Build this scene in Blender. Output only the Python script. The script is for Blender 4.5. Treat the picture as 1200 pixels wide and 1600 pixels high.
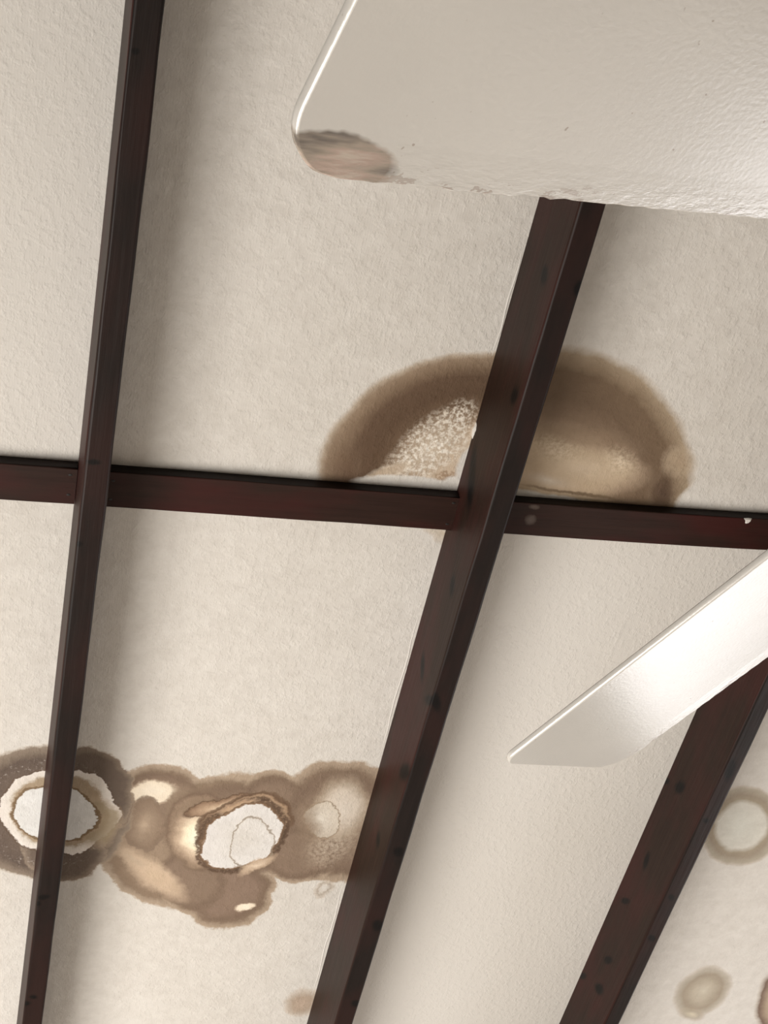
import bpy, bmesh, math, random
from mathutils import Vector, Matrix, noise

for o in list(bpy.data.objects):
    bpy.data.objects.remove(o, do_unlink=True)
SC = bpy.context.scene
COL = SC.collection

# ------------------------------------------------------------------ frames
# The ceiling is a sloping plane.  "Roof frame": X across the beams, Y along
# them, Z into the ceiling; origin at the camera; ceiling plane at Z = H.
H = 1.5
F = 2022.0
EYE = Vector((0, 0, 1.9))


def rodrigues(r):
    v = Vector(r)
    return Matrix.Rotation(v.length, 3, v.normalized())


R = rodrigues((0.5642, -0.2582, 0.1484))          # roof frame -> camera (x right, y down, z forward)
T = rodrigues((0.31878, -0.26994, 0.0))           # room frame -> roof frame
W = T.transposed()                                # roof frame -> room
RT = R.transposed()
ROOF = Matrix.Translation(EYE) @ W.to_4x4()


def to_room(p):
    return W @ Vector(p) + EYE


def ray(x, y):
    return RT @ Vector(((x - 600) / F, (y - 800) / F, 1.0))


def on_z(x, y, z):
    d = ray(x, y)
    return d * (z / d.z)


def on_x(x, y, xx):
    d = ray(x, y)
    return d * (xx / d.x)


# ------------------------------------------------------------------ camera
cam_d = bpy.data.cameras.new('camera')
cam = bpy.data.objects.new('camera', cam_d)
COL.objects.link(cam)
cx, cy, cz = W @ (RT @ Vector((1, 0, 0))), W @ (RT @ Vector((0, -1, 0))), W @ (RT @ Vector((0, 0, -1)))
m = Matrix(((cx.x, cy.x, cz.x, EYE.x), (cx.y, cy.y, cz.y, EYE.y), (cx.z, cy.z, cz.z, EYE.z), (0, 0, 0, 1)))
cam.matrix_world = m
cam_d.sensor_fit = 'VERTICAL'
cam_d.sensor_height = 24.0
cam_d.lens = F / 1600.0 * 24.0
cam_d.clip_start = 0.02
SC.camera = cam

# ------------------------------------------------------------------ world, lights, exposure
SC.view_settings.view_transform = 'Standard'
SC.view_settings.look = 'None'
SC.view_settings.gamma = 1.0
SC.view_settings.use_curve_mapping = False
SC.view_settings.exposure = 0.0

wd = bpy.data.worlds.new('daylight')
SC.world = wd
wd.use_nodes = True
wd.node_tree.nodes['Background'].inputs[0].default_value = (0.93, 0.96, 1.0, 1)
wd.node_tree.nodes['Background'].inputs[1].default_value = 1.0


def area(name, loc, target, sx, sy, power, color):
    l = bpy.data.lights.new(name, 'AREA')
    l.shape = 'RECTANGLE'
    l.size, l.size_y = sx, sy
    l.energy = power
    l.color = color
    o = bpy.data.objects.new(name, l)
    o.location = loc
    d = Vector(target) - Vector(loc)
    o.rotation_euler = d.to_track_quat('-Z', 'Y').to_euler()
    COL.objects.link(o)
    return o


# room extents
X0, X1, Y0, Y1 = -1.5, 2.9, -2.5, 3.9
# window rectangles: (along-wall min, max, z min, z max)
WL = (0.7, 2.5, 0.12, 1.95)      # in the wall x = X0
WR = (1.6, 3.62, 0.1, 1.32)      # in the wall x = X1
area('window_light_left', (X0 - 0.06, (WL[0] + WL[1]) / 2, (WL[2] + WL[3]) / 2),
     (X0 + 1, (WL[0] + WL[1]) / 2, (WL[2] + WL[3]) / 2), 1.7, 1.75, 106, (1.0, 0.94, 0.865))
area('window_light_right', (X1 + 0.06, (WR[0] + WR[1]) / 2, (WR[2] + WR[3]) / 2),
     (X1 - 1, (WR[0] + WR[1]) / 2, (WR[2] + WR[3]) / 2), 1.95, 1.15, 26, (1.0, 0.96, 0.955))


# ------------------------------------------------------------------ material helpers
def lin(c):
    c = c / 255.0
    return c / 12.92 if c <= 0.04045 else ((c + 0.055) / 1.055) ** 2.4


def srgb(r, g, b):
    return (lin(r), lin(g), lin(b), 1)


CEIL_ALB = (0.70, 0.675, 0.64)
REF = (208, 197, 184)


def tone(r, g, b):
    """albedo of a stain that reads as r,g,b where clean ceiling reads as REF"""
    q = [lin((r, g, b)[i]) / lin(REF[i]) for i in range(3)]
    k = q[1] ** 0.22
    return tuple(min(0.95, CEIL_ALB[i] * q[i] * k) for i in range(3))


def new_mat(name):
    mt = bpy.data.materials.new(name)
    mt.use_nodes = True
    nt = mt.node_tree
    return mt, nt, nt.nodes['Principled BSDF']


class NB:
    def __init__(self, nt):
        self.nt = nt

    def n(self, kind, **kw):
        nd = self.nt.nodes.new(kind)
        for k, v in kw.items():
            setattr(nd, k, v)
        return nd

    def link(self, a, b):
        self.nt.links.new(a, b)

    def put(self, sock, v):
        if hasattr(v, 'is_output'):
            self.link(v, sock)
        else:
            sock.default_value = v

    def math(self, op, a, b=None, c=None, clamp=False):
        nd = self.n('ShaderNodeMath', operation=op)
        nd.use_clamp = clamp
        for i, v in enumerate((a, b, c)):
            if v is not None:
                self.put(nd.inputs[i], v)
        return nd.outputs[0]

    def vmath(self, op, a, b=None, scale=None):
        nd = self.n('ShaderNodeVectorMath', operation=op)
        self.put(nd.inputs[0], a)
        if b is not None:
            self.put(nd.inputs[1], b)
        if scale is not None:
            self.put(nd.inputs['Scale'], scale)
        return nd.outputs['Value'] if op in ('DOT_PRODUCT', 'LENGTH') else nd.outputs[0]

    def noise(self, vec, scale, detail=2.0, rough=0.5, out='Fac'):
        nd = self.n('ShaderNodeTexNoise')
        self.link(vec, nd.inputs['Vector'])
        nd.inputs['Scale'].default_value = scale
        nd.inputs['Detail'].default_value = detail
        nd.inputs['Roughness'].default_value = rough
        return nd.outputs[out]

    def ramp(self, fac, stops, interp='LINEAR'):
        nd = self.n('ShaderNodeValToRGB')
        cr = nd.color_ramp
        cr.interpolation = interp
        while len(cr.elements) > 1:
            cr.elements.remove(cr.elements[-1])
        first = True
        for pos, col in stops:
            if first:
                e = cr.elements[0]
                e.position = pos
                first = False
            else:
                e = cr.elements.new(pos)
            e.color = col
        self.link(fac, nd.inputs[0])
        return nd.outputs[0], nd.outputs[1]

    def mix(self, fac, a, b, blend='MIX'):
        nd = self.n('ShaderNodeMix', data_type='RGBA', blend_type=blend)
        self.put(nd.inputs[0], fac)
        for i, v in ((6, a), (7, b)):
            self.put(nd.inputs[i], v)
        return nd.outputs[2]


def local_affine(P0, normal, px0, rx, ry, ang):
    """coefficients a1,c1,a2,c2 with u=a1.P+c1, v=a2.P+c2 (roof frame), r=hypot(u,v)=1 on the mark's edge.
    The mark is an ellipse lying in the plane through P0."""
    def pr(P):
        q = R @ P
        return (600 + F * q.x / q.z, 800 + F * q.y / q.z)
    J = [[0, 0, 0], [0, 0, 0]]
    b = pr(P0)
    for i in range(3):
        P = P0.copy()
        P[i] += 1e-4
        q = pr(P)
        J[0][i] = (q[0] - b[0]) / 1e-4
        J[1][i] = (q[1] - b[1]) / 1e-4
    jx, jy = Vector(J[0]), Vector(J[1])
    jx -= normal * jx.dot(normal)
    jy -= normal * jy.dot(normal)
    ca, sa = math.cos(math.radians(ang)), math.sin(math.radians(ang))
    a1 = (jx * ca + jy * sa) / rx
    a2 = (-jx * sa + jy * ca) / ry
    return a1, -a1.dot(P0), a2, -a2.dot(P0)


RMAX = 1.3


def layer(nb, vec, color, mark, off=Vector((0, 0, 0)), plane='ceil', xs=0.0, zs=H, grain=None):
    """paint one elliptical mark over color. mark=(x,y,rx,ry,angle,[(r,rgb,alpha)...][,graininess])"""
    x, y, rx, ry, ang, stops = mark[:6]
    if plane == 'ceil':
        P0, nrm = on_z(x, y, zs), Vector((0, 0, 1))
    elif plane == 'bottom':
        P0, nrm = on_z(x, y, zs), Vector((0, 0, 1))
    else:
        P0, nrm = on_x(x, y, xs), Vector((1, 0, 0))
    a1, c1, a2, c2 = local_affine(P0, nrm, (x, y), rx, ry, ang)
    c1 += a1.dot(off)
    c2 += a2.dot(off)
    u = nb.math('ADD', nb.vmath('DOT_PRODUCT', vec, tuple(a1)), c1)
    v = nb.math('ADD', nb.vmath('DOT_PRODUCT', vec, tuple(a2)), c2)
    r = nb.math('SQRT', nb.math('MULTIPLY_ADD', u, u, nb.math('MULTIPLY', v, v)))
    r = nb.math('DIVIDE', r, RMAX)
    conv = []
    for (p, c, al) in stops:
        conv.append((p / RMAX, (c[0], c[1], c[2], al)))
    c, al = nb.ramp(r, conv)
    if len(mark) > 6 and grain is not None:
        lo, hi = mark[6]
        mr = nb.n('ShaderNodeMapRange')
        nb.link(grain, mr.inputs[0])
        mr.inputs[1].default_value = lo
        mr.inputs[2].default_value = hi
        al = nb.math('MULTIPLY', al, mr.outputs[0])
    return nb.mix(al, color, c)


# ------------------------------------------------------------------ ceiling material
def ceiling_mat(name, marks, wob=0.006, jag=0.0018):
    mt, nt, bsdf = new_mat(name)
    nb = NB(nt)
    tc = nb.n('ShaderNodeTexCoord').outputs['Object']
    base = CEIL_ALB
    n_big = nb.noise(tc, 2.2, 2)
    col, _ = nb.ramp(n_big, [(0.3, (base[0] * 0.97, base[1] * 0.965, base[2] * 0.955, 1)),
                             (0.7, (base[0] * 1.02, base[1] * 1.02, base[2] * 1.02, 1))])
    speck = nb.noise(tc, 110, 2, 0.6)
    sp, spa = nb.ramp(speck, [(0.0, (0.25, 0.2, 0.16, 1.0)), (0.17, (0.3, 0.25, 0.2, 0.9)), (0.20, (0.3, 0.25, 0.2, 0.0))])
    col = nb.mix(spa, col, sp)
    if marks:
        n1 = nb.noise(tc, 16, 2, 0.5, 'Color')
        n2 = nb.noise(tc, 120, 3, 0.6, 'Color')
        d1 = nb.vmath('MULTIPLY', nb.vmath('SUBTRACT', n1, (0.5, 0.5, 0.5)), (wob * 2, wob * 2, 0))
        d2 = nb.vmath('MULTIPLY', nb.vmath('SUBTRACT', n2, (0.5, 0.5, 0.5)), (jag * 2, jag * 2, 0))
        vec = nb.vmath('ADD', nb.vmath('ADD', tc, d1), d2)
        gr = nb.noise(tc, 150, 4, 0.7)
        plain = col
        for mk in marks:
            if mk[5] == 'ERASE':
                mk = mk[:5] + ([(0, CEIL_ALB, 1), (0.8, CEIL_ALB, 1), (1.0, CEIL_ALB, 0)],) + mk[6:]
            col = layer(nb, vec, col, mk, grain=gr)
        blotch = nb.noise(tc, 45, 4, 0.65)
        bl, _ = nb.ramp(blotch, [(0.3, (0.93, 0.92, 0.91, 1)), (0.7, (1.05, 1.05, 1.05, 1))])
        col = nb.mix(1.0, col, bl, 'MULTIPLY')
    nb.link(col, bsdf.inputs['Base Color'])
    bsdf.inputs['Roughness'].default_value = 0.75
    bsdf.inputs['Specular IOR Level'].default_value = 0.25
    # woven, lumpy painted texture
    mp = nb.n('ShaderNodeMapping')
    nb.link(tc, mp.inputs[0])
    mp.inputs['Scale'].default_value = (1.0, 0.75, 1.0)
    a = nb.noise(mp.outputs[0], 135, 3, 0.55)
    b = nb.noise(mp.outputs[0], 28, 2, 0.5)
    c = nb.noise(mp.outputs[0], 320, 2, 0.5)
    wv = nb.n('ShaderNodeTexWave', wave_type='BANDS', bands_direction='X')
    nb.link(tc, wv.inputs[0])
    wv.inputs['Scale'].default_value = 95
    wv.inputs['Distortion'].default_value = 2.5
    wv.inputs['Detail'].default_value = 2
    pk, _ = nb.ramp(a, [(0.45, (0, 0, 0, 1)), (0.72, (1, 1, 1, 1))])
    hgt = nb.math('MULTIPLY_ADD', pk, 1.0, nb.math('MULTIPLY', b, 1.9))
    hgt = nb.math('MULTIPLY_ADD', c, 0.25, hgt)
    hgt = nb.math('MULTIPLY_ADD', wv.outputs['Fac'], 0.07, hgt)
    bp = nb.n('ShaderNodeBump')
    bp.inputs['Strength'].default_value = 0.5
    bp.inputs['Distance'].default_value = 0.0010
    nb.link(hgt, bp.inputs['Height'])
    nb.link(bp.outputs[0], bsdf.inputs['Normal'])
    return mt


t = tone
BR = t(146, 122, 99)       # usual brown
DK = t(112, 87, 66)        # dark brown
LT = t(182, 158, 132)      # light rim
GY = t(122, 103, 88)       # greyed brown
CR = t(226, 208, 184)      # cream
WH = CEIL_ALB
TN = t(196, 168, 140)

dome_left = [
    (770, 760, 262, 196, 0, [(0, TN, 1), (0.38, t(200, 176, 150), 1), (0.50, t(150, 122, 96), 1), (0.60, t(124, 98, 75), 1),
                             (0.72, t(110, 84, 63), 1), (0.84, t(114, 88, 67), 1), (0.90, t(138, 112, 88), 1), (0.96, t(156, 131, 106), 1),
                             (0.985, t(176, 153, 128), 0.9), (1.015, LT, 0)]),
    (524, 760, 40, 95, 12, [(0, t(112, 84, 66), 0.55), (0.5, t(120, 92, 70), 0.4), (1, BR, 0)]),
    (668, 704, 98, 40, -38, [(0, t(206, 186, 162), 0.85), (0.6, t(190, 166, 140), 0.6), (1.0, TN, 0)]),
    (672, 702, 96, 44, -38, [(0, t(230, 218, 202), 1), (0.7, t(222, 208, 190), 0.9), (1.05, CR, 0)], (0.44, 0.62)),
    (716, 656, 40, 26, -50, [(0, t(226, 212, 194), 0.9), (0.6, t(216, 200, 180), 0.7), (1.05, CR, 0)], (0.46, 0.62)),
    (606, 738, 44, 12, -20, [(0, t(190, 166, 140), 1), (0.5, t(190, 166, 140), 0.8), (1.0, CR, 0)]),
    (640, 758, 96, 15, 3, 'ERASE'),
    (700, 744, 26, 10, 0, [(0, t(170, 140, 112), 1), (0.7, t(170, 140, 112), 0.8), (1, TN, 0)], (0.42, 0.52)),
    (738, 728, 40, 26, -66, 'ERASE'),
    (722, 756, 30, 16, 0, 'ERASE'),
    (684, 838, 36, 10, 25, [(0, LT, 0), (0.7, LT, 0.0)]),
]
dome_right = [
    (862, 748, 222, 192, 0, [(0, t(196, 170, 140), 1), (0.30, t(184, 158, 128), 1), (0.50, t(140, 114, 90), 1), (0.66, t(126, 101, 78), 1),
                             (0.84, t(128, 103, 79), 1), (0.90, t(150, 126, 100), 1), (0.97, t(168, 145, 118), 1), (1.04, LT, 0)]),
    (1062, 722, 34, 30, 0, [(0, t(176, 150, 122), 0.9), (0.6, t(180, 156, 128), 0.7), (1.0, LT, 0)]),
    (915, 690, 105, 34, 10, [(0, t(158, 132, 106), 0.8), (0.5, t(150, 124, 98), 0.6), (1, BR, 0)]),
    (910, 732, 112, 38, 6, [(0, t(200, 176, 148), 0.9), (0.6, t(188, 162, 132), 0.8), (1.05, TN, 0)]),
    (968, 722, 40, 30, 20, [(0, t(216, 194, 166), 0.9), (0.6, t(200, 176, 146), 0.5), (1.05, TN, 0)], (0.35, 0.6)),
    (870, 705, 70, 26, 12, [(0, t(214, 192, 164), 0.8), (0.6, t(200, 176, 146), 0.5), (1.05, TN, 0)], (0.38, 0.6)),
    (1036, 770, 24, 44, 8, [(0, t(98, 74, 58), 0.9), (0.5, t(106, 82, 63), 0.7), (1.0, BR, 0)]),
    (1090, 790, 44, 34, -40, 'ERASE'),
    (850, 790, 150, 20, 7, 'ERASE'),
    (905, 771, 100, 3.2, 7, [(0, t(128, 102, 76), 0.9), (0.6, t(134, 108, 82), 0.7), (1.1, BR, 0)]),
    (855, 750, 60, 14, 6, [(0, t(206, 190, 170), 0.8), (1.0, TN, 0)]),
    (830, 765, 150, 20, 6, [(0.88, BR, 0), (0.94, t(150, 124, 96), 0.0), (0.98, t(140, 112, 84), 0.0), (1.0, TN, 0)]),
    (1000, 788, 60, 6, 3, [(0, t(140, 114, 92), 0.8), (1.0, BR, 0)]),
]


def rim(x, y, rx, ry, a=0):
    return (x, y, rx, ry, a, [(0, BR, 1), (0.80, BR, 1), (0.88, t(164, 141, 118), 1), (0.965, t(176, 152, 128), 1), (1.02, LT, 0)])


def core(x, y, rx, ry, a=0, c=(146, 121, 100), c2=(136, 111, 91)):
    return (x, y, rx, ry, a, [(0, t(*c), 1), (0.6, t(*c), 1), (0.78, t(*c2), 1), (0.86, t(*c2), 0.7), (0.95, BR, 0)])


ringA = [
    (72, 1273, 132, 104, 4, [(0, GY, 1), (0.62, t(120, 101, 87), 1), (0.80, t(112, 94, 81), 1), (0.88, t(134, 115, 98), 1), (0.97, t(150, 131, 112), 1), (1.02, LT, 0)]),
    (100, 1325, 66, 52, 4, [(0, t(116, 98, 85), 1), (0.8, t(124, 105, 90), 1), (0.96, t(150, 130, 111), 1), (1.02, LT, 0)]),
    (160, 1240, 46, 58, -20, [(0, t(126, 107, 92), 1), (0.7, t(124, 104, 88), 1), (0.96, t(148, 126, 106), 0.9), (1.04, LT, 0)]),
    (140, 1238, 66, 68, 0, [(0, t(116, 98, 85), 1), (0.8, t(122, 103, 88), 1), (0.96, t(146, 126, 107), 1), (1.02, LT, 0)]),
    (72, 1273, 118, 90, 4, [(0.72, t(190, 175, 160), 0), (0.8, t(200, 186, 172), 0.8), (0.92, t(190, 175, 160), 0.5), (1.0, LT, 0)], (0.56, 0.70)),
    (92, 1270, 94, 67, 0, [(0, t(170, 146, 118), 1), (0.8, t(172, 148, 120), 1), (0.86, t(214, 200, 184), 1), (0.965, t(220, 206, 192), 1), (0.985, t(116, 92, 74), 1), (1.01, DK, 0)]),
    (155, 1285, 34, 44, 10, [(0, t(168, 145, 116), 1), (0.7, t(170, 148, 118), 0.9), (1, TN, 0)]),
    (86, 1273, 72, 45, 3, [(0, t(212, 204, 194), 1), (0.93, t(214, 206, 196), 1), (0.955, t(136, 108, 78), 1), (1.0, t(140, 112, 82), 0.9), (1.05, TN, 0)]),
]
low_group = [
    rim(255, 1262, 92, 66, 8), rim(240, 1345, 98, 66, 38), rim(365, 1300, 108, 92, 0), rim(350, 1255, 84, 46, 0), rim(430, 1262, 60, 55, 0),
    rim(355, 1393, 76, 60, -8), rim(535, 1287, 104, 98, 20), rim(470, 1335, 70, 46, -5), rim(300, 1380, 60, 50, 20),
    core(255, 1262, 88, 62, 8), core(240, 1345, 92, 60, 38, (160, 135, 111), (148, 123, 100)), core(365, 1300, 105, 88, 0), core(430, 1262, 60, 52, 0),
    core(535, 1287, 99, 92, 20), core(355, 1393, 72, 56, -8, (148, 122, 102)), core(470, 1335, 70, 44, -5), core(300, 1375, 60, 50, 20),
    # patch of cream at the top left of the group
    (238, 1240, 44, 20, -6, [(0, CR, 1), (0.75, t(222, 202, 176), 1), (1.0, TN, 0)]),
    (280, 1262, 24, 40, 20, [(0, t(150, 126, 103), 1), (0.7, t(150, 126, 103), 0.9), (1, BR, 0)]),
    (226, 1288, 34, 40, 0, [(0, t(182, 156, 130), 1), (0.4, t(164, 139, 115), 1), (0.85, t(146, 121, 99), 1), (0.96, t(142, 118, 97), 0.9), (1.03, BR, 0)]),
    # long tan lobe to the lower left
    (240, 1366, 72, 24, 36, [(0, t(200, 172, 142), 1), (0.55, t(196, 168, 140), 1), (1.05, TN, 0)]),
    (205, 1342, 36, 14, 30, [(0, t(186, 162, 136), 0.9), (1.05, TN, 0)]),
    # glowing cream at the left of the white eye
    (318, 1300, 62, 66, -16, [(0.6, BR, 1), (0.84, t(154, 128, 104), 1), (0.93, t(132, 106, 86), 0.9), (1.05, BR, 0)]),
    (308, 1308, 46, 52, -16, [(0, t(244, 226, 196), 1), (0.35, t(236, 214, 182), 1), (0.62, t(200, 172, 144), 1), (0.85, t(166, 139, 114), 0.9), (1.05, BR, 0)]),
    (350, 1258, 66, 16, -12, [(0, t(216, 190, 160), 1), (0.4, t(190, 158, 128), 0.9), (0.8, t(150, 118, 92), 0.9), (0.9, t(110, 82, 62), 0.9), (1.02, BR, 0)]),
    (385, 1290, 78, 46, -18, [(0, t(150, 122, 100), 1), (0.86, t(176, 144, 114), 1), (0.93, t(120, 92, 70), 1), (1.0, t(126, 98, 76), 0.8), (1.04, BR, 0)]),
    (380, 1308, 78, 54, -27, [(0, DK, 1), (0.88, t(104, 80, 62), 1), (0.97, t(112, 86, 67), 0.9), (1.02, BR, 0)], (0.28, 0.5)),
    (372, 1262, 34, 9, -14, [(0, t(214, 180, 146), 0.9), (0.7, t(200, 164, 130), 0.7), (1.05, TN, 0)]),
    (378, 1308, 70, 46, -27, [(0, WH, 1), (0.92, t(214, 204, 194), 1), (0.945, t(150, 118, 90), 1), (0.99, t(120, 92, 70), 0.9), (1.02, BR, 0)]),
    (392, 1316, 36, 42, 22, [(0.88, TN, 0), (0.93, t(150, 132, 112), 0.8), (0.96, t(150, 132, 112), 0.8), (1.0, TN, 0)]),
    (402, 1350, 40, 9, -30, [(0, t(226, 200, 172), 0.8), (0.6, t(210, 180, 150), 0.7), (1.0, TN, 0)]),
    # pale pocket by the beam
    (534, 1264, 48, 56, 14, [(0, t(210, 194, 176), 1), (0.5, t(204, 186, 166), 1), (0.8, t(178, 156, 132), 0.7), (1.05, BR, 0)]),
    (520, 1320, 62, 36, -28, [(0, t(196, 176, 154), 0.9), (0.6, t(186, 164, 140), 0.6), (1.05, BR, 0)], (0.35, 0.6)),
    (505, 1282, 30, 29, 20, [(0, t(212, 198, 180), 1), (0.86, t(206, 190, 170), 0.7), (0.93, t(152, 130, 106), 1), (1.0, TN, 0)]),
    (482, 1290, 22, 40, 0, [(0, t(154, 130, 107), 0.9), (0.5, t(154, 130, 107), 0.6), (1.1, BR, 0)]),
    # small cream fleck in the bottom lobe, two small rings
    (383, 1419, 15, 7, -18, [(0, t(232, 214, 190), 1), (0.7, t(226, 206, 180), 1), (1.05, TN, 0)]),
    (506, 1390, 16, 11, -20, [(0, WH, 0.6), (0.45, t(206, 192, 176), 0.6), (0.7, t(172, 152, 132), 0.8), (0.95, t(190, 172, 152), 0.5), (1.15, TN, 0)]),
    (474, 1566, 34, 21, -14, [(0, t(186, 158, 134), 0.9), (0.5, t(178, 152, 128), 0.9), (0.75, t(184, 162, 140), 0.8), (1.1, TN, 0)]),
    (690, 838, 34, 14, 32, [(0, t(196, 176, 150), 0.9), (0.6, t(200, 182, 160), 0.7), (1.0, TN, 0)]),
]
right_group = [
    (1158, 1292, 66, 60, -25, [(0, t(206, 198, 182), 1), (0.56, t(204, 194, 178), 1), (0.68, t(168, 150, 126), 1), (0.78, t(164, 146, 124), 1), (0.94, t(178, 163, 142), 1), (1.04, LT, 0)]),
    (1098, 1549, 48, 33, -32, [(0, t(196, 182, 160), 1), (0.35, t(184, 168, 146), 1), (0.7, t(168, 150, 128), 1), (0.9, t(178, 163, 142), 0.8), (1.08, LT, 0)]),
    (1080, 1585, 22, 12, 10, [(0, t(206, 190, 164), 1), (0.5, t(176, 160, 138), 0.8), (1.0, LT, 0)]),
    (1222, 1572, 42, 62, 10, [(0, t(200, 180, 154), 1), (0.6, t(176, 152, 126), 1), (0.85, t(132, 106, 88), 1), (1.03, LT, 0)]),
]

CM = {
    'plain': ceiling_mat('painted ceiling', []),
    'dl': ceiling_mat('painted ceiling with brown dome stain', dome_left, 0.007, 0.003),
    'dr': ceiling_mat('painted ceiling with tan dome stain', dome_right, 0.009, 0.0028),
    'ra': ceiling_mat('painted ceiling with ring stain', ringA, 0.015, 0.0055),
    'lg': ceiling_mat('painted ceiling with clustered stains', low_group + ringA, 0.017, 0.0062),
    'rg': ceiling_mat('painted ceiling with pale ring stains', right_group, 0.010, 0.0022),
}

# ------------------------------------------------------------------ wood material
DEPTH = 0.124
BX = [(0.0885, 0.1205), (0.6178, 0.6515), (1.1503, 1.1825)]
CYU, CYL, CD = 0.8925, 0.9485, 0.0180


def wood(name, base, red, marks=(), off=Vector((0, 0, 0)), plane='bottom', xs=0.0, zs=H - DEPTH, along='Y', rough=0.5, seed=0.0):
    mt, nt, bsdf = new_mat(name)
    nb = NB(nt)
    tc = nb.n('ShaderNodeTexCoord').outputs['Object']
    mp = nb.n('ShaderNodeMapping')
    nb.link(tc, mp.inputs[0])
    mp.inputs['Location'].default_value = (seed, seed * 1.7, seed * 0.3)
    mp.inputs['Scale'].default_value = (1, 0.05, 1) if along == 'Y' else (0.05, 1, 1)
    g = nb.noise(mp.outputs[0], 130, 4, 0.6)
    b0 = srgb(*base)
    col, _ = nb.ramp(g, [(0.25, (b0[0] * 0.72, b0[1] * 0.7, b0[2] * 0.68, 1)), (0.55, b0), (0.8, (b0[0] * 1.25, b0[1] * 1.22, b0[2] * 1.2, 1))])
    mp2 = nb.n('ShaderNodeMapping')
    nb.link(tc, mp2.inputs[0])
    mp2.inputs['Location'].default_value = (seed * 2, seed, 0)
    mp2.inputs['Scale'].default_value = (1, 0.35, 1) if along == 'Y' else (0.35, 1, 1)
    pn = nb.noise(mp2.outputs[0], 14, 3, 0.55)
    rc = srgb(*red)
    rr, ra = nb.ramp(pn, [(0.42, (rc[0], rc[1], rc[2], 0)), (0.62, (rc[0], rc[1], rc[2], 0.8))])
    col = nb.mix(ra, col, rr)
    if marks:
        nj = nb.noise(tc, 160, 3, 0.6, 'Color')
        vec = nb.vmath('ADD', tc, nb.vmath('MULTIPLY', nb.vmath('SUBTRACT', nj, (0.5, 0.5, 0.5)), (0.0022, 0.006, 0.0022)))
        for mk in marks:
            if len(mk) > 5:
                k = tuple(mk[:5]) + ([(0, mk[5], 0.35), (0.6, mk[5], 0.25), (1.1, mk[5], 0)],)
            else:
                k = (mk[0], mk[1], mk[2] * 1.5, mk[3] * 1.25, mk[4],
                     [(0, (0.003, 0.002, 0.002), 1), (0.6, (0.004, 0.003, 0.003), 0.95), (1.2, (0.015, 0.008, 0.006), 0)])
            col = layer(nb, vec, col, k, off=off, plane=plane, xs=xs, zs=zs)
    nb.link(col, bsdf.inputs['Base Color'])
    bsdf.inputs['Roughness'].default_value = rough
    bsdf.inputs['Specular IOR Level'].default_value = 0.16
    bp = nb.n('ShaderNodeBump')
    bp.inputs['Strength'].default_value = 0.35
    bp.inputs['Distance'].default_value = 0.0015
    nb.link(nb.math('MULTIPLY_ADD', g, 1.0, nb.math('MULTIPLY', pn, 0.8)), bp.inputs['Height'])
    nb.link(bp.outputs[0], bsdf.inputs['Normal'])
    return mt


def link_mesh(name, bm, mats, parent=None, matrix=None):
    me = bpy.data.meshes.new(name)
    bmesh.ops.recalc_face_normals(bm, faces=bm.faces)
    bm.to_mesh(me)
    bm.free()
    for mm in (mats if isinstance(mats, (list, tuple)) else [mats]):
        me.materials.append(mm)
    o = bpy.data.objects.new(name, me)
    COL.objects.link(o)
    if parent is not None:
        o.parent = parent
    if matrix is not None:
        if parent is None:
            o.matrix_world = matrix
        else:
            o.matrix_local = matrix
    return o


def tag(o, label, cat, group=None):
    o['label'] = label
    o['category'] = cat
    if group:
        o['group'] = group
    return o


def struct(o):
    o['kind'] = 'structure'
    return o


def box(bm, lo, hi, mat=0):
    vs = [bm.verts.new((x, y, z)) for x in (lo[0], hi[0]) for y in (lo[1], hi[1]) for z in (lo[2], hi[2])]
    for idx in ((0, 1, 3, 2), (4, 6, 7, 5), (0, 4, 5, 1), (2, 3, 7, 6), (0, 2, 6, 4), (1, 5, 7, 3)):
        f = bm.faces.new([vs[i] for i in idx])
        f.material_index = mat
    return vs


# ------------------------------------------------------------------ room shell
wall_m, nt_, b_ = new_mat('cream wall paint')
nb = NB(nt_)
tcw = nb.n('ShaderNodeTexCoord').outputs['Object']
cw, _ = nb.ramp(nb.noise(tcw, 3, 3), [(0.3, (0.30, 0.285, 0.26, 1)), (0.7, (0.34, 0.325, 0.30, 1))])
nb.link(cw, b_.inputs['Base Color'])
b_.inputs['Roughness'].default_value = 0.8
floor_m, nt_, b_ = new_mat('pale floor boards')
nb = NB(nt_)
tcw = nb.n('ShaderNodeTexCoord').outputs['Object']
mpf = nb.n('ShaderNodeMapping')
nb.link(tcw, mpf.inputs[0])
mpf.inputs['Scale'].default_value = (8, 0.8, 1)
cf, _ = nb.ramp(nb.noise(mpf.outputs[0], 2, 4), [(0.3, (0.50, 0.45, 0.39, 1)), (0.7, (0.58, 0.53, 0.47, 1))])
nb.link(cf, b_.inputs['Base Color'])
b_.inputs['Roughness'].default_value = 0.5
frame_m, nt_, b_ = new_mat('white window frame paint')
b_.inputs['Base Color'].default_value = (0.7, 0.68, 0.64, 1)
b_.inputs['Roughness'].default_value = 0.4

NRM = W @ Vector((0, 0, 1))


def roof_z(x, y):
    return EYE.z + (H - NRM.x * x - NRM.y * y) / NRM.z


def wall_panel(bm, axis, c0, c1, a0, a1, z0, z1):
    """a box between planes c0,c1 of one axis, spanning a0..a1 of the other; z1=None follows the roof"""
    pts = []
    for c in (c0, c1):
        for a in (a0, a1):
            x, y = (c, a) if axis == 'x' else (a, c)
            for z in (z0, z1):
                pts.append(bm.verts.new((x, y, roof_z(x, y) + 0.004 if z is None else z)))
    for idx in ((0, 1, 3, 2), (4, 6, 7, 5), (0, 4, 5, 1), (2, 3, 7, 6), (0, 2, 6, 4), (1, 5, 7, 3)):
        bm.faces.new([pts[i] for i in idx])


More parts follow.
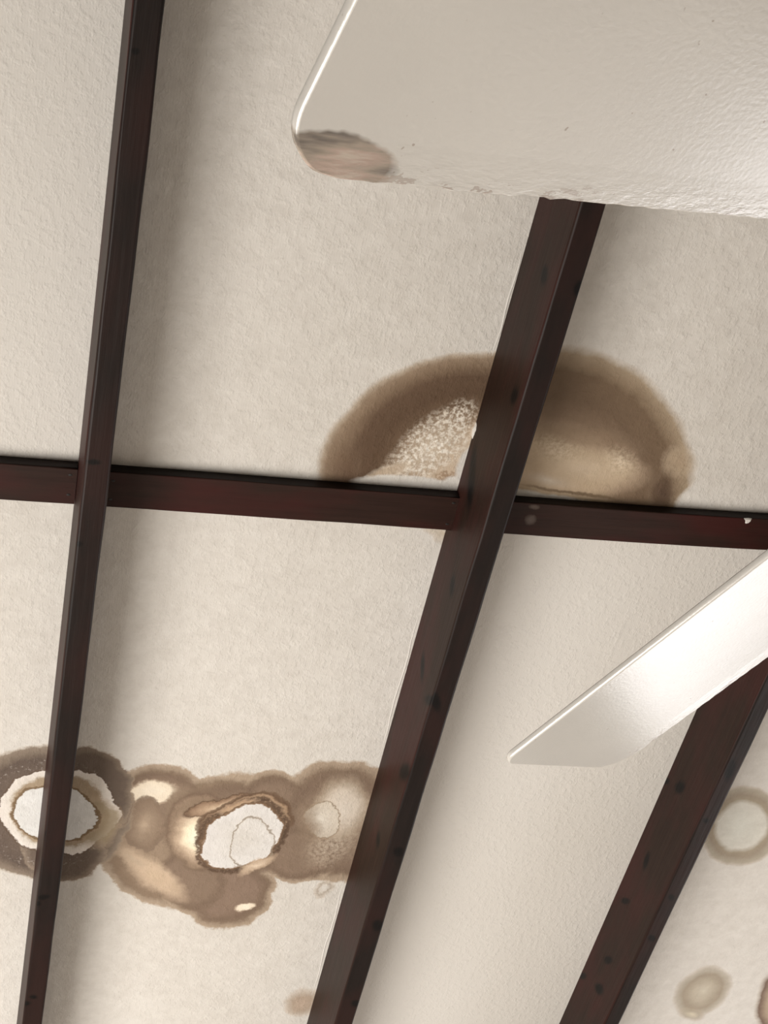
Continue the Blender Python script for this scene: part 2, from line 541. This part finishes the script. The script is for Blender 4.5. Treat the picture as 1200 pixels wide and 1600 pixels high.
def wall(name, axis, c0, c1, a0, a1, win=None):
    bm = bmesh.new()
    if win:
        w0, w1, z0, z1 = win
        wall_panel(bm, axis, c0, c1, a0, w0, 0, None)
        wall_panel(bm, axis, c0, c1, w1, a1, 0, None)
        wall_panel(bm, axis, c0, c1, w0, w1, 0, z0)
        wall_panel(bm, axis, c0, c1, w0, w1, z1, None)
    else:
        wall_panel(bm, axis, c0, c1, a0, a1, 0, None)
    return struct(link_mesh(name, bm, wall_m))


wall('wall_left', 'x', X0 - 0.12, X0, Y0, Y1, WL)
wall('wall_right', 'x', X1, X1 + 0.12, Y0, Y1, WR)
wall('wall_far', 'y', Y1, Y1 + 0.12, X0 - 0.12, X1 + 0.12)
wall('wall_near', 'y', Y0 - 0.12, Y0, X0 - 0.12, X1 + 0.12)
bm = bmesh.new()
box(bm, (X0 - 0.12, Y0 - 0.12, -0.1), (X1 + 0.12, Y1 + 0.12, 0.0))
struct(link_mesh('floor', bm, floor_m))
for k, (xc, w) in enumerate(((X0, WL), (X1, WR))):
    bm = bmesh.new()
    s = 0.045
    xa, xb = (xc - 0.05, xc + 0.012) if k == 0 else (xc - 0.012, xc + 0.05)
    box(bm, (xa, w[0], w[2]), (xb, w[0] + s, w[3]))
    box(bm, (xa, w[1] - s, w[2]), (xb, w[1], w[3]))
    box(bm, (xa, w[0] + s, w[2]), (xb, w[1] - s, w[2] + s))
    box(bm, (xa, w[0] + s, w[3] - s), (xb, w[1] - s, w[3]))
    struct(link_mesh('window_%d' % (k + 1), bm, frame_m))

# ceiling: one slab, its bays divided where the beams run
xs = [-2.45, 0.104, 0.634, 1.166, 3.25]
ys = [-3.35, 0.92, 4.4]
order = ['plain', 'dl', 'dr', 'ra', 'lg', 'rg']
bay = {(1, 0): 'dl', (2, 0): 'dr', (0, 1): 'ra', (1, 1): 'lg', (3, 1): 'rg'}
bm = bmesh.new()
g0 = [[bm.verts.new((x, y, H)) for y in ys] for x in xs]
g1 = [[bm.verts.new((x, y, H + 0.04)) for y in ys] for x in xs]
for i in range(4):
    for j in range(2):
        f = bm.faces.new((g0[i][j], g0[i + 1][j], g0[i + 1][j + 1], g0[i][j + 1]))
        f.material_index = order.index(bay.get((i, j), 'plain'))
        bm.faces.new((g1[i][j], g1[i][j + 1], g1[i + 1][j + 1], g1[i + 1][j]))
for i in range(4):
    for j in (0, 2):
        bm.faces.new((g0[i][j], g0[i + 1][j], g1[i + 1][j], g1[i][j]))
for j in range(2):
    for i in (0, 4):
        bm.faces.new((g0[i][j], g0[i][j + 1], g1[i][j + 1], g1[i][j]))
struct(link_mesh('ceiling', bm, [CM[k] for k in order], matrix=ROOF))


# ------------------------------------------------------------------ beams
def timber(name, x0, x1, y0, y1, depth, mats, arris=0.0022, along='Y', seed=1, rough=0.0005, bow=None):
    """a sawn timber fixed under the ceiling.  Its own origin is on the ceiling plane at (x0,y0)."""
    bm = bmesh.new()
    L = (y1 - y0) if along == 'Y' else (x1 - x0)
    Wd = (x1 - x0) if along == 'Y' else (y1 - y0)
    st = max(8, int(L / 0.03))
    prof = [(0, 0.0005, 0)]
    # profile in (across, z): down left side, arris, bottom, arris, up right side
    a = arris
    prof = [(0, 0.0), (0, -depth * 0.5), (0, -depth + a), (a * 0.3, -depth + a * 0.3), (a, -depth), (Wd * 0.5, -depth),
            (Wd - a, -depth), (Wd - a * 0.3, -depth + a * 0.3), (Wd, -depth + a), (Wd, -depth * 0.5), (Wd, 0.0)]
    rings = []
    for s in range(st + 1):
        u = L * s / st
        ring = []
        for k, (p, z) in enumerate(prof):
            q = Vector((u * 9, k * 0.37, seed * 7.1))
            d = noise.noise(q) * rough * 2 if 0 < k < len(prof) - 1 else 0
            dz = noise.noise(q + Vector((3, 9, 1))) * rough if 1 < k < 9 else 0
            bw = bow(u + (y0 if along == 'Y' else x0)) if bow else 0
            pp = p + d + bw
            co = (pp, u, z + dz) if along == 'Y' else (u, pp, z + dz)
            ring.append(bm.verts.new(co))
        rings.append(ring)
    n = len(prof)
    for s in range(st):
        for k in range(n):
            k2 = (k + 1) % n
            f = bm.faces.new((rings[s][k], rings[s + 1][k], rings[s + 1][k2], rings[s][k2]))
            f.material_index = 0 if (k <= 2 or k >= 8) else 1
            f.smooth = 2 <= k <= 7 and k not in (4, 5)
    bm.faces.new(rings[0])
    bm.faces.new(list(reversed(rings[-1])))
    M = ROOF @ Matrix.Translation((x0, y0, H))
    return link_mesh(name, bm, mats, matrix=M)


YB0, YB1 = -2.95, 3.45
BASE = (43, 29, 23)
RED = (57, 28, 25)


def bow1(y):
    return -0.0048 * ((y - 0.85) / 1.1) ** 2 + 0.0012 if y < 2.2 else -0.0060


k1 = [(212, 80, 6, 5, 0), (146, 722, 9, 4, 0), (120, 850, 8, 4, 0), (67, 1303, 4, 8, 0), (68, 1402, 9, 4, -10), (57, 1412, 6, 4, 0), (38, 1569, 8, 4, -15), (52, 1558, 5, 3, 0)]
k2s = [(850, 430, 4, 15, 8), (803, 618, 4, 14, 14), (737, 745, 4, 50, 6), (707, 915, 3, 17, 6), (660, 1042, 2.4, 22, 4), (632, 1206, 6, 13, 10), (591, 1312, 2.4, 12, 5), (671, 1094, 6, 8, 0)]
k2b = [(905, 452, 7, 13, 10), (681, 1096, 6, 15, -12), (623, 1331, 7, 8, 0), (590, 1446, 7, 9, 20), (556, 1568, 6, 5, 0)]
k3s = [(1062, 1230, 6, 10, 20), (1010, 1345, 3, 13, 15), (977, 1408, 5, 5, 0), (950, 1500, 5, 6, 0), (936, 1545, 5, 9, -20), (911, 1525, 4, 5, 0), (1041, 1220, 4, 5, 0)]
k3b = [(1141, 1203, 6, 18, 20), (1103, 1282, 4, 4, 0), (1049, 1402, 4, 5, 0), (1018, 1466, 5, 5, 0)]
beams = []
for i, (ks, kb, lab) in enumerate((
        ([], k1, 'dark brown ceiling beam at the left, crossing the double ring stain'),
        (k2s, k2b, 'dark brown ceiling beam with long knots, splitting the half-round brown stain'),
        (k3s, k3b, 'reddish brown ceiling beam at the lower right, behind the pointed fan blade'))):
    x0, x1 = BX[i]
    off = Vector((x0, YB0, H))
    side = wood('beam side %d' % i, BASE, RED, ks, off, 'side', xs=x0, seed=i * 3.3)
    bot = wood('beam underside %d' % i, (29, 22, 20), (42, 25, 22), kb, off, 'bottom', zs=H - DEPTH, seed=i * 3.3 + 1.1, rough=0.45)
    b = timber('rafter', x0, x1, YB0, YB1, DEPTH, [side, bot], arris=0.0038, seed=i + 1, bow=bow1 if i == 0 else None)
    tag(b, lab, 'beam', 'dark timber beams under the ceiling')
    beams.append(b)

nail_m, nt_, b_ = new_mat('dark nail head')
b_.inputs['Base Color'].default_value = (0.008, 0.006, 0.005, 1)
b_.inputs['Roughness'].default_value = 0.6
plaster_m, nt_, b_ = new_mat('white plaster')
b_.inputs['Base Color'].default_value = (CEIL_ALB[0], CEIL_ALB[1], CEIL_ALB[2], 1)
b_.inputs['Roughness'].default_value = 0.8

segs = [(-1.93, BX[0][0] + 0.0005, [(110, 742), (107, 773)], 'dark cross batten at the far left, ending at the left beam'),
        (BX[0][1] + 0.001, BX[1][0] + 0.0005, [(177, 751), (172, 780), (709, 786), (699, 819)], 'long dark cross batten between the left and middle beams, below the brown half-round stain'),
        (BX[1][1], BX[2][0] + 0.0005, [], 'dark cross batten right of the middle beam with a white plaster fleck'),
        (BX[2][1], 2.5, [], 'dark cross batten beyond the right beam, hidden by the fan')]
for i, (a, b, nails, lab) in enumerate(segs[:3]):
    off = Vector((a, CYU, H))
    bt = wood('batten underside %d' % i, (46, 30, 25), (60, 26, 24), [(829, 812, 10, 8, -20, (0.3, 0.25, 0.22)), (835, 792, 9, 4, 5, (0.3, 0.24, 0.2))] if i == 2 else [], off, 'bottom', zs=H - CD, along='X', seed=7 + i * 2.1)
    sd = wood('batten edge %d' % i, (30, 22, 19), (34, 22, 20), [], off, 'side', along='X', seed=5 + i)
    o = timber('cross_batten', a, b, CYU, CYL, CD, [sd, bt], arris=0.0015, along='X', seed=11 + i,
               bow=(lambda u: -0.0035 * max(0, (u - 0.8) / 0.35) ** 2) if i == 2 else None)
    tag(o, lab, 'batten', 'cross battens between the beams')
    for (nx, ny) in nails:
        P = on_z(nx, ny, H - CD) - off
        bmn = bmesh.new()
        bmesh.ops.create_uvsphere(bmn, u_segments=10, v_segments=6, radius=1.0)
        bmesh.ops.scale(bmn, vec=(0.0028, 0.0018, 0.0006), verts=bmn.verts)
        link_mesh('nail_head', bmn, nail_m, parent=o, matrix=Matrix.Translation((P.x, P.y, -CD - 0.0001)))
    if i == 2:
        P = on_z(1167.5, 814, H - CD) - off
        bmn = bmesh.new()
        outl = [(-7, -4), (0, -5), (6, -4.5), (6, 0), (3, 4), (0, 5), (-2, 4), (-3, 0)]
        vs = [bmn.verts.new((x * 0.00105, y * 0.00105, 0)) for x, y in outl]
        vt = [bmn.verts.new((x * 0.0007, y * 0.0007, -0.002)) for x, y in outl]
        bmn.faces.new(vs)
        bmn.faces.new(list(reversed(vt)))
        for k in range(len(vs)):
            k2 = (k + 1) % len(vs)
            bmn.faces.new((vs[k], vs[k2], vt[k2], vt[k]))
        fl = link_mesh('plaster_fleck', bmn, plaster_m, parent=o, matrix=Matrix.Translation((P.x, P.y, -CD + 0.0004)))
        fl['label'] = 'white plaster fleck'


# caulk bead beside the middle beam: a thin uneven ridge of filler
def bead(pts, parent, off, w=0.0016, h=0.0012):
    bm = bmesh.new()
    prev = None
    for i, (x, y) in enumerate(pts):
        e = math.sin(math.pi * i / (len(pts) - 1)) ** 0.4 if 0 < i < len(pts) - 1 else 0.02
        p = on_z(x, y, H) - off
        ring = [bm.verts.new((p.x + dx * w * e, p.y, 0.0003 - dz * h * e)) for dx, dz in ((-1, 0), (-0.4, 0.9), (0.4, 0.9), (1, 0))]
        if prev:
            for k in range(3):
                f = bm.faces.new((prev[k], ring[k], ring[k + 1], prev[k + 1]))
                f.smooth = True
        else:
            bm.faces.new(ring)
        prev = ring
    bm.faces.new(list(reversed(prev)))
    o = link_mesh('filler_bead', bm, plaster_m, parent=parent, matrix=Matrix.Identity(4))
    o['label'] = 'white filler bead'


random.seed(4)
offm = Vector((BX[1][0], YB0, H))
for (ya, yb, d0) in ((385, 560, 4), (955, 1185, 5), (1370, 1560, 5)):
    pts = []
    k = 26
    for i in range(k + 1):
        y = ya + (yb - ya) * i / k
        xl = 842 - 0.2818 * (y - 315)
        bulge = d0 + 2.5 * math.sin(i * 0.5 + ya) * 0.5 + random.uniform(-0.4, 0.4)
        pts.append((xl - bulge, y))
    bead(pts, beams[1], offm)
# lump of filler beside the middle beam, just above the cross batten
bm = bmesh.new()
bmesh.ops.create_uvsphere(bm, u_segments=20, v_segments=12, radius=1.0)
for v in bm.verts:
    s = 1 + 0.25 * noise.noise(v.co * 2.3)
    v.co = Vector((v.co.x * 0.0035 * s, v.co.y * 0.012 * s, v.co.z * 0.006 * s))
P = on_z(741, 672, H) - offm
lump = link_mesh('filler_lump', bm, plaster_m, parent=beams[1], matrix=Matrix.Translation((0.001, P.y, -0.001)))
lump['label'] = 'white filler lump'

# ------------------------------------------------------------------ ceiling fan
HUB = to_room((0.72452, 0.08527, 0.59303))
BW, PITCH, SKEW, TH1, RAD = 0.16986, -0.01719, 0.03204, 3.23757, 0.66
THK = 0.0055


def blade_mat(name, worn):
    mt, nt, bsdf = new_mat(name)
    nb = NB(nt)
    tc = nb.n('ShaderNodeTexCoord').outputs['Object']
    sx = nb.n('ShaderNodeSeparateXYZ')
    nb.link(tc, sx.inputs[0])
    X, Y = sx.outputs[0], sx.outputs[1]
    n = nb.noise(tc, 9, 3)
    col, _ = nb.ramp(n, [(0.3, (0.53, 0.51, 0.48, 1)), (0.7, (0.58, 0.56, 0.525, 1))])
    # dirt specks
    sp = nb.noise(tc, 170, 2, 0.5)
    _, spa = nb.ramp(sp, [(0.0, (0, 0, 0, 0.9)), (0.22, (0, 0, 0, 0.7)), (0.25, (0, 0, 0, 0.0))])
    spa = nb.math('MULTIPLY', spa, 1.0)
    col = nb.mix(spa, col, (0.28, 0.22, 0.18, 1))
    # peeling along the trailing edge (local +Y... measured from the edge)
    mpn = nb.n('ShaderNodeMapping')
    nb.link(tc, mpn.inputs[0])
    mpn.inputs['Scale'].default_value = (0.4, 1, 1)
    pn = nb.noise(mpn.outputs[0], 150, 4, 0.7)
    edge = nb.math('SUBTRACT', BW / 2, Y)                     # distance from the worn edge
    band = nb.n('ShaderNodeMapRange')
    nb.link(edge, band.inputs[0])
    band.inputs[1].default_value = 0.0
    band.inputs[2].default_value = 0.018
    band.inputs[3].default_value = 1.0
    band.inputs[4].default_value = 0.0
    bd = band.outputs[0]
    pit = nb.math('MULTIPLY', bd, nb.math('GREATER_THAN', nb.math('MULTIPLY_ADD', bd, 0.09, pn), 0.655))
    col = nb.mix(nb.math('MULTIPLY', pit, 0.75), col, (0.30, 0.24, 0.20, 1))
    if worn:
        # bare weathered corner at the tip
        nz = nb.noise(tc, 60, 3, 0.6)
        u = nb.math('DIVIDE', nb.math('SUBTRACT', X, RAD - 0.018), 0.027)
        v = nb.math('DIVIDE', nb.math('SUBTRACT', Y, BW / 2 - 0.0075), 0.0138)
        v = nb.math('MULTIPLY_ADD', u, 0.3, v)
        r = nb.math('SQRT', nb.math('MULTIPLY_ADD', u, u, nb.math('MULTIPLY', v, v)))
        r = nb.math('MULTIPLY_ADD', nb.math('SUBTRACT', nz, 0.5), 0.5, r)
        _, a = nb.ramp(r, [(0.0, (1, 1, 1, 1)), (0.80, (1, 1, 1, 1)), (0.93, (1, 1, 1, 0))])
        mps = nb.n('ShaderNodeMapping')
        nb.link(tc, mps.inputs[0])
        mps.inputs['Scale'].default_value = (0.18, 1, 1)
        st = nb.noise(mps.outputs[0], 150, 3, 0.6)
        wc, _ = nb.ramp(st, [(0.3, (0.12, 0.10, 0.085, 1)), (0.48, (0.30, 0.25, 0.20, 1)), (0.6, (0.40, 0.30, 0.25, 1)), (0.75, (0.5, 0.45, 0.38, 1))])
        col = nb.mix(a, col, wc)
    nb.link(col, bsdf.inputs['Base Color'])
    bsdf.inputs['Roughness'].default_value = 0.21
    bsdf.inputs['IOR'].default_value = 1.9
    fine = nb.noise(tc, 420, 2, 0.5)
    mid = nb.noise(tc, 45, 3, 0.5)
    hgt = nb.math('MULTIPLY_ADD', fine, 0.2, nb.math('MULTIPLY', mid, 0.12))
    hgt = nb.math('SUBTRACT', hgt, nb.math('MULTIPLY', pit, 1.2))
    hgt = nb.math('MULTIPLY_ADD', nb.math('MULTIPLY', bd, pn), 1.7, hgt)
    bp = nb.n('ShaderNodeBump')
    bp.inputs['Strength'].default_value = 0.3
    bp.inputs['Distance'].default_value = 0.0012
    nb.link(hgt, bp.inputs['Height'])
    nb.link(bp.outputs[0], bsdf.inputs['Normal'])
    return mt


metal_m, nt_, b_ = new_mat('white enamel metal')
b_.inputs['Base Color'].default_value = (0.68, 0.66, 0.62, 1)
b_.inputs['Roughness'].default_value = 0.3

fan = bpy.data.objects.new('ceiling_fan', None)
COL.objects.link(fan)
fan.location = HUB
tag(fan, 'white ceiling fan with peeling painted blades, hanging in front of the stained ceiling', 'fan')


def corner(p, q, s, r, n):
    """round the corner q of polyline p-q-s with radius-like cut r"""
    d1 = (p - q).normalized()
    d2 = (s - q).normalized()
    half = d1.angle(d2) / 2
    t_ = r / math.tan(half)
    c = q + (d1 + d2).normalized() * (r / math.sin(half))
    a = q + d1 * t_ - c
    b = q + d2 * t_ - c
    a0 = math.atan2(a.y, a.x)
    a1 = math.atan2(b.y, b.x)
    while a1 - a0 > math.pi:
        a1 -= 2 * math.pi
    while a1 - a0 < -math.pi:
        a1 += 2 * math.pi
    return [c + Vector((math.cos(a0 + (a1 - a0) * i / n), math.sin(a0 + (a1 - a0) * i / n))) * a.length for i in range(n + 1)]


def blade_mesh(seed, rA, rB):
    # local X outwards, Y towards the worn edge, Z up
    V2 = lambda x, y: Vector((x, y))
    tipA = V2(RAD + BW * SKEW * -1, -BW / 2)
    tipB = V2(RAD + BW * SKEW, BW / 2)
    inA, inB = V2(0.17, -0.062), V2(0.17, 0.062)
    shA, shB = V2(0.30, -BW / 2 + 0.001), V2(0.30, BW / 2 - 0.001)
    pts = []
    pts += corner(shA, inA, inB, 0.02, 6)
    pts += corner(inA, inB, shB, 0.02, 6)
    pts += corner(inB, shB, tipB, 0.3, 8)
    st = V2(*pts[-1])
    tB = corner(shB, tipB, tipA, rB, 14)
    n = 90
    for i in range(1, n):
        q = st.lerp(tB[0], i / n)
        q = q + V2(0, noise.noise(Vector((q.x * 150, seed, 0))) * 0.0012 + noise.noise(Vector((q.x * 25, seed, 4))) * 0.0012)
        pts.append(q)
    for q in tB:
        pts.append(q + V2(0, noise.noise(Vector((q.x * 130, seed, 0))) * 0.0005))
    pts += corner(tipB, tipA, shA, rA, 10)
    pts += corner(tipA, shA, inA, 0.3, 8)
    bm = bmesh.new()
    e = 0.0012
    c = V2(0.4, 0)
    rings = []
    for (ins, z) in ((e, THK / 2), (0, THK / 2 - e), (0, -THK / 2 + e), (e, -THK / 2)):
        ring = []
        m_ = len(pts)
        for i, p in enumerate(pts):
            tn = (pts[(i + 1) % m_] - pts[i - 1])
            if tn.length < 1e-9:
                tn = V2(1, 0)
            tn.normalize()
            nn = V2(-tn.y, tn.x)
            if nn.dot(c - p) < 0:
                nn = -nn
            q = p + nn * ins
            ring.append(bm.verts.new((q.x, q.y, z)))
        rings.append(ring)
    m_ = len(pts)
    bm.faces.new(rings[0])
    bm.faces.new(list(reversed(rings[-1])))
    for a, b in zip(rings, rings[1:]):
        for i in range(m_):
            j = (i + 1) % m_
            f = bm.faces.new((a[i], a[j], b[j], b[i]))
            f.smooth = True
    return bm


bm_worn = blade_mat('worn white blade paint with bare corner', True)
bm_plain = blade_mat('worn white blade paint', False)


def lathe(bm, prof, n=40):
    rings = []
    for (r, z) in prof:
        rings.append([bm.verts.new((r * math.cos(2 * math.pi * i / n), r * math.sin(2 * math.pi * i / n), z)) for i in range(n)])
    for a, b in zip(rings, rings[1:]):
        for i in range(n):
            j = (i + 1) % n
            f = bm.faces.new((a[i], a[j], b[j], b[i]))
            f.smooth = True
    bm.faces.new(rings[0])
    bm.faces.new(list(reversed(rings[-1])))


for k in range(5):
    th = TH1 - math.radians(72) * k
    r = Vector((math.cos(th), math.sin(th), 0))
    # towards the worn edge: side of the next blade round for the first, see below
    tdir = Vector((-math.sin(th), math.cos(th), 0)) * math.cos(PITCH) + Vector((0, 0, 1)) * math.sin(PITCH)
    Yd = -tdir                                  # worn edge is the -v side
    Zd = r.cross(Yd)
    M = Matrix(((r.x, Yd.x, Zd.x, 0), (r.y, Yd.y, Zd.y, 0), (r.z, Yd.z, Zd.z, 0), (0, 0, 0, 1)))
    bl = link_mesh('blade', blade_mesh(k * 3.7, 0.014, 0.034 if k else 0.026), bm_worn if k == 0 else bm_plain, parent=fan, matrix=M)
    if k == 0:
        bl['label'] = 'white fan blade with a bare brown corner at its tip'
    elif k == 1:
        bl['label'] = 'shiny white fan blade with pitted edge'
    bmi = bmesh.new()
    zt = 1 if Zd.z > 0 else -1
    z0 = zt * (THK / 2 + 0.0005)
    lo, hi = sorted((z0, z0 + zt * 0.004))
    box(bmi, (0.07, -0.014, lo), (0.25, 0.014, hi))
    box(bmi, (0.20, -0.045, lo), (0.225, 0.045, hi))
    link_mesh('blade_bracket', bmi, metal_m, parent=fan, matrix=M)
bmh = bmesh.new()
lathe(bmh, [(0.03, -0.05), (0.075, -0.045), (0.10, -0.025), (0.108, 0.01), (0.108, 0.06), (0.09, 0.085), (0.03, 0.10)])
link_mesh('motor_housing', bmh, metal_m, parent=fan)
top = roof_z(HUB.x, HUB.y) - HUB.z
bmh = bmesh.new()
lathe(bmh, [(0.012, 0.09), (0.012, top - 0.03)], 20)
link_mesh('downrod', bmh, metal_m, parent=fan)
bmh = bmesh.new()
lathe(bmh, [(0.02, top - 0.11), (0.045, top - 0.10), (0.06, top - 0.05), (0.062, top - 0.025)], 32)
link_mesh('canopy', bmh, metal_m, parent=fan)
